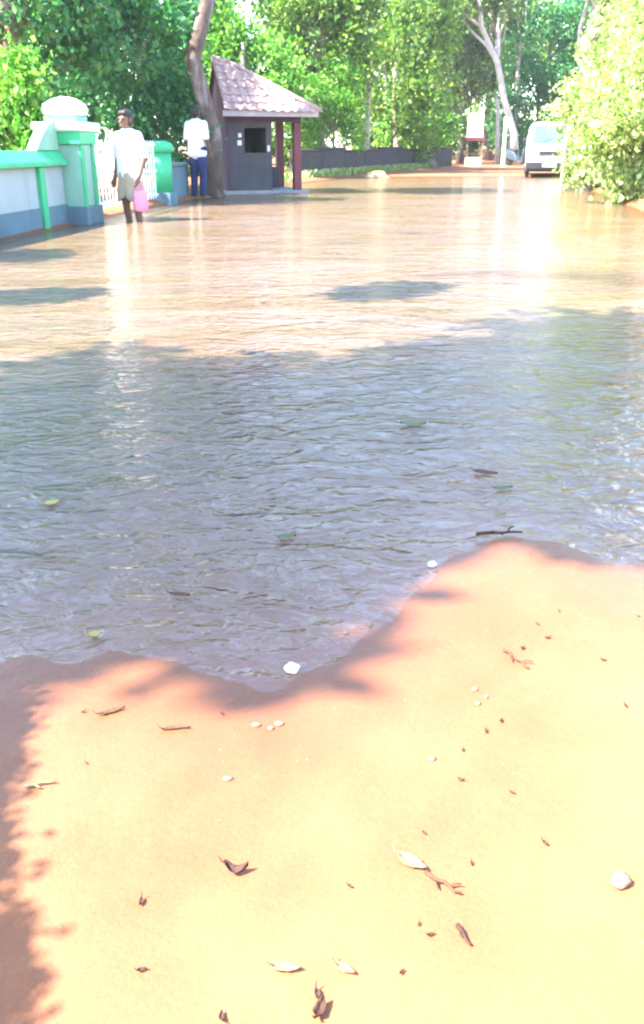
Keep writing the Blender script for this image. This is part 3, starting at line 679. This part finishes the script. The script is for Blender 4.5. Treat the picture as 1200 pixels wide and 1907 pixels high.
# ---------------------------------------------------------------- people
SKIN = surf('skin_brown', (.24,.13,.085), (.19,.1,.065), .55, 6, .05)
HAIR = surf('hair_black', (.025,.02,.02), (.012,.01,.01), .5, 40, .4, 120)
EYEM = surf('eye_dark', (.02,.015,.012), None, .2, 6)
SHIRT = surf('white_cotton', (.8,.79,.8), (.74,.73,.75), .9, 5, .35, 14)
CREAM = surf('cream_cotton', (.6,.5,.38), (.45,.35,.26), .9, 5, .35, 14)
NAVY = surf('navy_cloth', (.03,.045,.16), (.02,.03,.11), .85, 6, .35, 16)
def capsules(parts):
    """tapered capsules joined into one bmesh: (a, ra, b, rb[, flat])"""
    bm = bmesh.new()
    for (a, ra, b, rb, *sq) in parts:
        a, b = Vector(a), Vector(b); d = b-a; L = d.length
        n = 12; rings = []
        dirn = d.normalized() if L > 1e-6 else Vector((0,0,1))
        q = dirn.to_track_quat('Z', 'X').to_matrix()
        ex = Vector((1,0,0)); 
        sx, sy = sq if sq else (1,1)
        for (c, r, sgn) in ((a, ra, -1), (b, rb, 1)):
            angs = [80,55,30,5] if sgn < 0 else [5,30,55,80]
            for an in angs:
                rr = r*math.cos(R(an)); off = dirn*sgn*r*math.sin(R(an))
                ring = []
                for k in range(n):
                    p = q @ Vector((rr*math.cos(2*math.pi*k/n), rr*math.sin(2*math.pi*k/n), 0))
                    p.x *= sx; p.y *= sy
                    ring.append(c + off + p)
                rings.append(ring)
        ring_loft(bm, rings)
    return bm
def remeshed(name, bm, voxel, smooth=4):
    bmesh.ops.recalc_face_normals(bm, faces=bm.faces)
    me = bpy.data.meshes.new(name); bm.to_mesh(me); bm.free()
    o = bpy.data.objects.new('tmp', me); COL.objects.link(o)
    m = o.modifiers.new('r', 'REMESH'); m.mode = 'VOXEL'; m.voxel_size = voxel; m.use_smooth_shade = True
    s = o.modifiers.new('s', 'SMOOTH'); s.iterations = smooth; s.factor = .5
    dg = bpy.context.evaluated_depsgraph_get(); out = bpy.data.meshes.new_from_object(o.evaluated_get(dg)); out.name = name
    bpy.data.objects.remove(o)
    return out
def person(label, loc, rotz, sc_, J, lower, shirt_mat, group=None):
    """faces local -y; J: joints of arms and legs"""
    t = empty('person', loc, rotz); t.scale = (sc_,)*3; tag(t, label, 'person', group)
    parts = []
    for s in ('l', 'r'):
        sh, el, wr = Vector(J['sh'+s]), Vector(J['el'+s]), Vector(J['wr'+s])
        parts += [(sh,.058,el,.043),(el,.044,wr,.028)]
        d = (wr-el).normalized(); sd = 1 if s == 'l' else -1
        fwd = Vector((0,-1,0)); acr = d.cross(fwd).normalized()
        palm = wr + d*.05
        for i in (-1, 0, 1): parts.append((wr+d*.01+fwd*i*.014,.017, wr+d*.085+fwd*i*.022,.014))
        for i, (off, ln) in enumerate(((-.034,.062),(-.012,.075),(.011,.07),(.032,.055))):
            b0 = wr + d*.088 + fwd*(-off); b1 = b0 + d*ln*.5 - acr*sd*.004; b2 = b1 + d*ln*.4 + acr*sd*.016
            parts += [(b0,.0092,b1,.0085),(b1,.0085,b2,.0075)]
        th0 = wr + d*.03 + fwd*.028; th1 = th0 + d*.035 + fwd*.026; th2 = th1 + d*.03 + fwd*.006
        parts += [(th0,.0115,th1,.0105),(th1,.0105,th2,.009)]
        hp, kn, an = Vector(J['hp'+s]), Vector(J['kn'+s]), Vector(J['an'+s])
        parts += [(hp,.082,kn,.055),(kn+Vector((0,.012,-.08)),.055,an,.034),(kn,.053,kn+Vector((0,.012,-.1)),.054)]
        toe = an + Vector((.03*sd, -.17, -.055)); parts += [(an+Vector((0,.03,-.045)),.034,an+Vector((.015*sd,-.08,-.045)),.034),(an+Vector((.015*sd,-.08,-.052)),.03,toe,.022),(an,.036,an+Vector((0,-.02,-.04)),.036)]
    parts += [((-.08,0,.92),.115,(.08,0,.92),.115),((0,0,.95),.14,(0,-.005,1.15),.135),((0,-.005,1.15),.14,(0,0,1.3),.145),((-.10,0,1.37),.075,(.10,0,1.37),.075),
              ((-.16,0,1.36),.062,(-.06,.01,1.42),.055),((.16,0,1.36),.062,(.06,.01,1.42),.055),((0,.012,1.38),.058,(0,-.005,1.5),.052)]
    hc = Vector((0,-.015,1.58)) 
    parts += [(hc+Vector((0,.01,.035)),.088,hc+Vector((0,-.005,.01)),.08),(hc+Vector((0,-.02,-.03)),.066,hc+Vector((0,-.035,-.075)),.04),
              (hc+Vector((0,-.085,.005)),.012,hc+Vector((0,-.108,-.03)),.016),(hc+Vector((-.03,-.083,-.065)),.01,hc+Vector((.03,-.083,-.065)),.01),
              (hc+Vector((-.045,-.075,.03)),.014,hc+Vector((.045,-.075,.03)),.014)]
    for s in (-1,1): parts.append((hc+Vector((s*.086,.01,.02)),.016,hc+Vector((s*.086,.012,-.025)),.012))
    body = link('body', remeshed('body', capsules(parts), .0062, 3), SKIN, t)
    for s in (-1,1):
        bm = bmesh.new(); bmesh.ops.create_uvsphere(bm, u_segments=10, v_segments=8, radius=.012); link('eye', bm_mesh('eye', bm, True), EYEM, body, hc+Vector((s*.032,-.082,.012)))
    hp_ = [(hc+Vector((0,.02,.05)),.094,hc+Vector((0,.03,0)),.09),(hc+Vector((-.035,-.045,.085)),.042,hc+Vector((.035,-.045,.085)),.042),(hc+Vector((0,.05,-.03)),.062,hc+Vector((0,.05,-.05)),.05)]
    link('hair', remeshed('hair', capsules(hp_), .008, 2), HAIR, t)
    bm = bmesh.new(); bmesh.ops.create_icosphere(bm, subdivisions=2, radius=.01)
    # shirt
    sp = [((0,-.005,.88),.152,(0,-.01,1.3),.158),((0,0,1.3),.15,(0,.01,1.38),.085),((-.085,0,.86),.125,(.085,0,.86),.125),((-.06,0,.9),.14,(-.05,-.005,1.15),.135),((.06,0,.9),.14,(.05,-.005,1.15),.135),((-.05,-.005,1.15),.14,(-.06,0,1.3),.128),((.05,-.005,1.15),.14,(.06,0,1.3),.128),
          ((-.14,0,1.365),.078,(-.05,.01,1.425),.06),((.14,0,1.365),.078,(.05,.01,1.425),.06)]
    bm.free()
    for s in ('l','r'):
        sh, el = Vector(J['sh'+s]), Vector(J['el'+s]); sp.append((sh,.075,sh.lerp(el,.85),.066))
    link('shirt', remeshed('shirt', capsules(sp), .011, 2), shirt_mat, t)
    bm = bmesh.new(); lathe(bm, [(.07,1.42),(.075,1.455),(.066,1.475),(.06,1.46)], 16); link('collar', bm_mesh('collar', bm, True), shirt_mat, t)
    lower(t, J)
    return t
def skirt(z_hem, mat, r_hem, name, seed):
    def f(t, J):
        bm = bmesh.new(); n = 40; rings = []
        prof = [(1.0,.155,.13),(.9,.185,.155),(.75,.2,.16)] + [(.75-(.75-z_hem)*k/6, .2+(r_hem-.2)*k/6, .16+(r_hem*.72-.16)*k/6) for k in range(1,7)]
        for i, (z, a, b) in enumerate(prof):
            rg = []
            for k in range(n):
                th = 2*math.pi*k/n; fold = 1 + .06*(i/8)*math.sin(th*7+seed+i*.2) + .035*(i/8)*math.sin(th*13+seed*2)
                slit = 1 - .22*(i/8)*math.exp(-((th-1.5*math.pi)/.22)**2)
                rg.append(Vector((a*fold*math.cos(th), b*fold*slit*math.sin(th), z + (.05*(i/8)*math.exp(-((th-1.5*math.pi)/.3)**2)))))
            rings.append(rg)
        inner = [[Vector((p.x*.96, p.y*.96, p.z+.002)) for p in rg] for rg in reversed(rings)]
        ring_loft(bm, rings+inner, cap=False)
        link(name, bm_mesh(name, bm, True), mat, t)
    return f
def trousers(mat):
    def f(t, J):
        ps = [((-.08,0,.93),.125,(.08,0,.93),.125)]
        for s in ('l','r'):
            hp, kn, an = Vector(J['hp'+s]), Vector(J['kn'+s]), Vector(J['an'+s]); ps += [(hp,.105,kn,.08),(kn,.08,an+Vector((0,.01,.02)),.066)]
        link('trousers', remeshed('trousers', capsules(ps), .011, 2), mat, t)
    return f
J1 = dict(shl=(.19,0,1.37), ell=(.25,.03,1.1), wrl=(.25,-.08,.88), shr=(-.19,0,1.37), elr=(-.26,.04,1.1), wrr=(-.27,-.03,.86),
          hpl=(.09,0,.9), knl=(.125,-.04,.49), anl=(.125,.01,.09), hpr=(-.09,0,.9), knr=(-.115,-.01,.49), anr=(-.115,.06,.09))
P1 = hit(250, 414)
person('person in white shirt and cream folded lungi, bare-legged, holding a pink bag', (P1.x, P1.y, P1.z), R(-34), 1.0, J1, skirt(.54, CREAM, .235, 'lungi', 1.0), SHIRT)
J2 = dict(shl=(.19,0,1.37), ell=(.24,.02,1.1), wrl=(.22,-.1,.9), shr=(-.19,0,1.37), elr=(-.25,.02,1.1), wrr=(-.23,-.1,.9),
          hpl=(.09,0,.9), knl=(.1,-.01,.49), anl=(.1,.02,.09), hpr=(-.09,0,.9), knr=(-.1,-.02,.49), anr=(-.1,.0,.09))
P2 = hit(372, 371)
person('person in white shirt and dark blue trousers standing near the hut', (P2.x, P2.y, P2.z), R(150), 1.0, J2, trousers(NAVY), SHIRT)
def bag():
    ca, sa = math.cos(R(-34)), math.sin(R(-34)); lx, ly = .25, -.09
    t = empty('shopping_bag', (P1.x+lx*ca-ly*sa, P1.y+lx*sa+ly*ca, P1.z+.42), R(-34)); tag(t, 'pink cloth bag hanging from the hand of the person in lungi', 'bag')
    PINK = surf('pink_cloth', (.78,.3,.45), (.62,.22,.36), .8, 8, .4, 25)
    bm = bmesh.new(); rings = []
    for (z, a, b) in ((0,.05,.09),(.02,.065,.115),(.12,.07,.125),(.22,.045,.115),(.27,.02,.10)):
        rings.append([Vector((a*math.cos(2*math.pi*k/20)*(1+.1*math.sin(k*3.1)), b*math.sin(2*math.pi*k/20), z)) for k in range(20)])
    ring_loft(bm, rings); link('pouch', bm_mesh('pouch', bm, True), PINK, t)
    for s in (-1, 1):
        bm = bmesh.new(); tube(bm, [(s*.015,-.07,.26),(s*.012,-.04,.33),(0,0,.362),(s*.012,.04,.33),(s*.015,.07,.26)], .007, 6); link('handle', bm_mesh('handle', bm, True), PINK, t)
bag()

# ---------------------------------------------------------------- litter on the sand and the water
LBROWN = surf('dry_leaf', (.09,.035,.02), (.05,.02,.012), .7, 30, .3, 90); LTAN = surf('tan_leaf', (.16,.07,.03), (.1,.045,.02), .75, 30, .3, 90)
LPALE = surf('pale_leaf', (.34,.22,.12), (.26,.15,.08), .8, 30, .3, 90); LGREEN = surf('olive_leaf', (.16,.2,.06), (.09,.12,.04), .6, 30, .2, 90); LYEL = surf('yellow_leaf', (.55,.45,.1), (.42,.33,.07), .6, 30, .2, 90)
def leaf_mesh(name, L, W, curl, bend, seed):
    """one leaf with midrib fold, curl and a short stalk"""
    r = random.Random(seed); bm = bmesh.new(); n = 9; top = []; 
    for i in range(n):
        u = i/(n-1); wv = W*math.sin(math.pi*min(1, u**.8*.97+.03))**.8*(1+r.uniform(-.12,.12))
        x = (u-.5)*L; yb = bend*L*math.sin(math.pi*u); z = curl*L*(abs(u-.5)*2)**2
        top.append([Vector((x, yb+wv*.5*k, z + (abs(k)**1.5)*curl*W*1.3 + (0 if k else -.002))) for k in (-1,-.5,0,.5,1)])
    ring_loft(bm, [rg + [p+Vector((0,0,-.0012)) for p in reversed(rg)] for rg in top])
    a = top[0][2]; tube(bm, [a+Vector((.004,0,0)), a+Vector((-.12*L,.02*L,.004)), a+Vector((-.24*L,.06*L,.012))], [.0016,.0013,.0009], 5)
    lo = min(v.co.z for v in bm.verts)
    for v in bm.verts: v.co.z -= lo
    return bm_mesh(name, bm, True)
def twig_mesh(name, L, seed, forks=2):
    r = random.Random(seed); bm = bmesh.new()
    pts = [Vector((L*(i/6-.5), r.uniform(-.05,.05)*L, .004+r.uniform(0,.03)*L)) for i in range(7)]
    tube(bm, pts, [.0035*(1-.08*i) for i in range(7)], 6)
    for k in range(forks):
        a = pts[2+k*2]; tube(bm, [a, a+Vector((.1*L,(.14 if k%2 else -.14)*L,.03*L)), a+Vector((.2*L,(.22 if k%2 else -.2)*L,.02*L))], [.0022,.0018,.001], 5)
    return bm_mesh(name, bm, True)
def lay(name, me, mat, px, py, rot, label, cat, group=None, water=False, dz=.001):
    p = g(px, py) if water else hit(px, py)
    o = link(name, me, mat, None, (p.x, p.y, p.z + dz), rot); return tag(o, label, cat, group)
lay('fallen_leaf', leaf_mesh('leaf', .036, .016, .28, -.18, 1), LBROWN, 441, 1622, R(-5), 'curled dark brown leaf alone on the bright open sand', 'leaf')
lay('fallen_leaf', leaf_mesh('leaf', .05, .012, .06, .05, 2), LTAN, 210, 1328, R(30), 'long narrow brown leaf on sand beside the edge of shade', 'leaf')
lay('fallen_leaf', leaf_mesh('leaf', .05, .009, .05, .1, 3), LTAN, 330, 1361, R(8), 'thin faded tan leaf lying flat before the shaded sand', 'leaf')
lay('fallen_leaf', leaf_mesh('leaf', .028, .016, .25, 0, 4), LBROWN, 596, 1888, R(70), 'dark reddish brown leaf standing on edge in the sand', 'leaf')
lay('fallen_leaf', leaf_mesh('leaf', .05, .022, .1, .05, 5), LPALE, 767, 1612, R(-38), 'bleached almost white leaf beside the reddish twig', 'leaf')
lay('fallen_leaf', leaf_mesh('leaf', .04, .016, .1, .05, 6), LPALE, 531, 1808, R(-8), 'pale cream leaf lying flat on sand, wider of two', 'leaf')
lay('fallen_leaf', leaf_mesh('leaf', .03, .012, .1, .05, 7), LPALE, 642, 1810, R(-30), 'pale cream leaf fragment lying on sand, narrower of two', 'leaf')
lay('twig', twig_mesh('twig', .05, 8, 1), LPALE, 76, 1465, R(14), 'short pale peeled twig at the edge of the left shade', 'twig')
lay('twig', twig_mesh('twig', .06, 9, 2), LTAN, 825, 1650, R(-42), 'reddish forked twig beside the bleached white leaf', 'twig')
lay('twig', twig_mesh('twig', .035, 10, 1), LBROWN, 863, 1748, R(-70), 'short dark curved twig below the reddish forked twig', 'twig')
lay('twig', twig_mesh('twig', .08, 11, 2), LTAN, 962, 1232, R(-60), 'forked reddish twig on the sunlit sand near the water', 'twig')
SB = 'brown leaf scraps scattered on the sand'
sm = [leaf_mesh('leaf', .02, .010, .2, .1, 20+i) for i in range(4)]
for m_ in sm: m_.materials.append(LBROWN)
r = random.Random(9)
for (px, py) in [(155,1328),(161,1425),(415,1333),(878,1612),(1125,1232),(1042,1140),(1165,1318),(955,1480),(905,1365),(590,1858),(415,1898),(780,1725),(803,1745),(750,1815),(1190,1150),(652,1655),(1002,1165),(1020,1190),(858,1455),(862,1400),(265,1812),(262,1684),(975,1210),(935,1345),(1015,1575),(790,1555)]:
    o = lay('leaf_scrap', r.choice(sm), None, px, py, r.uniform(0, 6.28), 'tiny brown leaf scrap lying on the sunlit sand', 'leaf', SB); o.scale = (r.uniform(.35,.8),)*3
p = hit(1155, 1648); lump('stone', 'pale round stone casting a small shadow on the open sand', 'stone', (p.x, p.y, p.z+.008), (.014,.012,.012), STONE, 2)
p = hit(545, 1251); lump('stone', 'white stone at the water edge in the tree shade', 'stone', (p.x, p.y, p.z+.008), (.016,.012,.012), WHITEP, 7)
p = hit(805, 1055); lump('stone', 'small white stone at the sunlit edge of the water', 'stone', (p.x, p.y, p.z+.006), (.011,.009,.008), WHITEP, 8)
SP = 'whitish pebbles on the sand'
for k, (px, py) in enumerate([(478,1352),(505,1358),(520,1350),(885,1285),(905,1300),(890,1312),(425,1452),(645,1180),(690,1165),(805,1415)]):
    p = hit(px, py); lump('pebble', 'whitish pebble half sunk in the sand', 'pebble', (p.x, p.y, p.z+.002), (r.uniform(.005,.010), r.uniform(.004,.007), .004), STONE, 20+k, SP, sub=2)
def float_leaf(px, py, L, W, mat, label, rot, seed):
    lay('floating_leaf', leaf_mesh('leaf', L, W, .06, .05, seed), mat, px, py, rot, label, 'leaf', None, True, .003)
float_leaf(905, 884, .075, .04, LTAN, 'orange-brown leaf floating on the shaded water', R(-20), 31)
float_leaf(938, 912, .06, .03, LGREEN, 'olive leaf floating close behind the orange-brown floating leaf', R(10), 32)
float_leaf(770, 793, .10, .05, LGREEN, 'large olive leaf floating where the water reflects sky', R(0), 33)
float_leaf(535, 1003, .05, .028, LGREEN, 'olive leaf floating in mid water with curled edge', R(15), 34)
float_leaf(98, 940, .05, .03, LYEL, 'yellow leaf floating in the shaded water near the left verge', R(30), 35)
float_leaf(178, 1186, .03, .02, LYEL, 'small yellow leaf floating at the shaded shoreline', R(30), 36)
float_leaf(336, 1112, .05, .018, LTAN, 'narrow reddish leaf floating near the shaded shoreline', R(-10), 37)
lay('driftwood', twig_mesh('twig', .13, 41, 2), LBROWN, 930, 1001, R(2), 'brown forked stick lying along the water edge', 'stick', None, False, .004).scale = (1, 1, 1.6)

# loose grit over the near sand
def grit():
    r = np.random.default_rng(3); n = 5200
    x = r.uniform(-1.3, 1.9, n); y = .35 + 2.2*r.random(n); z = ground_z(x, y); ok = z > .006
    x, y, z = x[ok], y[ok], z[ok]; n = len(x); s = .0008 + .0022*r.random(n)**3
    base = np.array([[1,0,-.3],[-.5,.87,-.3],[-.5,-.87,-.3],[0,0,.9]])
    v = (base[None]*s[:,None,None]*(.7+.6*r.random((n,4,1)))) + np.stack([x,y,z],1)[:,None,:]
    f = (np.array([[0,1,3],[1,2,3],[2,0,3]])[None] + 4*np.arange(n)[:,None,None]).reshape(-1,3)
    tag(link('grit', mesh_np('grit', v.reshape(-1,3), f), surf('grit', (.46,.28,.16), (.24,.13,.08), .9, 60)), 'fine reddish grit scattered over the sand', None, kind='stuff')
grit()
# weeds along both verges
def weeds():
    r = np.random.default_rng(6); n = 9000
    y = 6 + 34*r.random(n)**.8; side = r.random(n) < .72
    xr = np.interp(y, RB[:,1], RB[:,0]) + .35 + np.abs(r.normal(size=n))*.9
    xl = np.interp(y, [18.,28,45], [-2.4,-.5,6.6]) - .0 + r.normal(size=n)*.12; yl = np.where(y < 24, 24+ (y-6)*.9, y)
    xl = np.interp(yl, [24.,28.2,44.6], [-1.6,-.75,6.1]) + .1 + np.abs(r.normal(size=n))*.1
    x = np.where(side, xr, xl); y = np.where(side, y, yl); z = ground_z(x, y)
    h = (.06+.2*r.random(n)**2)[:,None]; a = r.uniform(0, 6.28, n); d = np.stack([np.cos(a), np.sin(a), 0*a], 1)
    b = np.stack([x,y,z-.01],1); wv = np.stack([-np.sin(a), np.cos(a), 0*a],1)*.018
    v = np.stack([b-wv, b+wv, b+wv*.6+d*h*.35+np.array([0,0,1])*h*.8, b+d*h*.7+np.array([0,0,1])*h], 1).reshape(-1,3)
    tag(link('weeds', mesh_np('weeds', v, np.arange(n*4).reshape(n,4)), LEAF_YELLOW), 'low weeds and grass along the road verges', None, kind='stuff')
weeds()

# sunlit humid air over the whole place
def haze():
    bm = bmesh.new(); box(bm, -460, 460, -460, 740, -1.4, 13.0)
    m, t, out = new_mat('humid_air'); v = t.nodes.new('ShaderNodeVolumePrincipled')
    v.inputs['Color'].default_value = (.9,.95,1,1); v.inputs['Density'].default_value = .0006; v.inputs['Anisotropy'].default_value = .2
    t.links.new(v.outputs[0], out.inputs['Volume'])
    tag(link('haze', bm_mesh('haze', bm), m), 'thin bright humid haze in the air', None, kind='stuff')
haze()
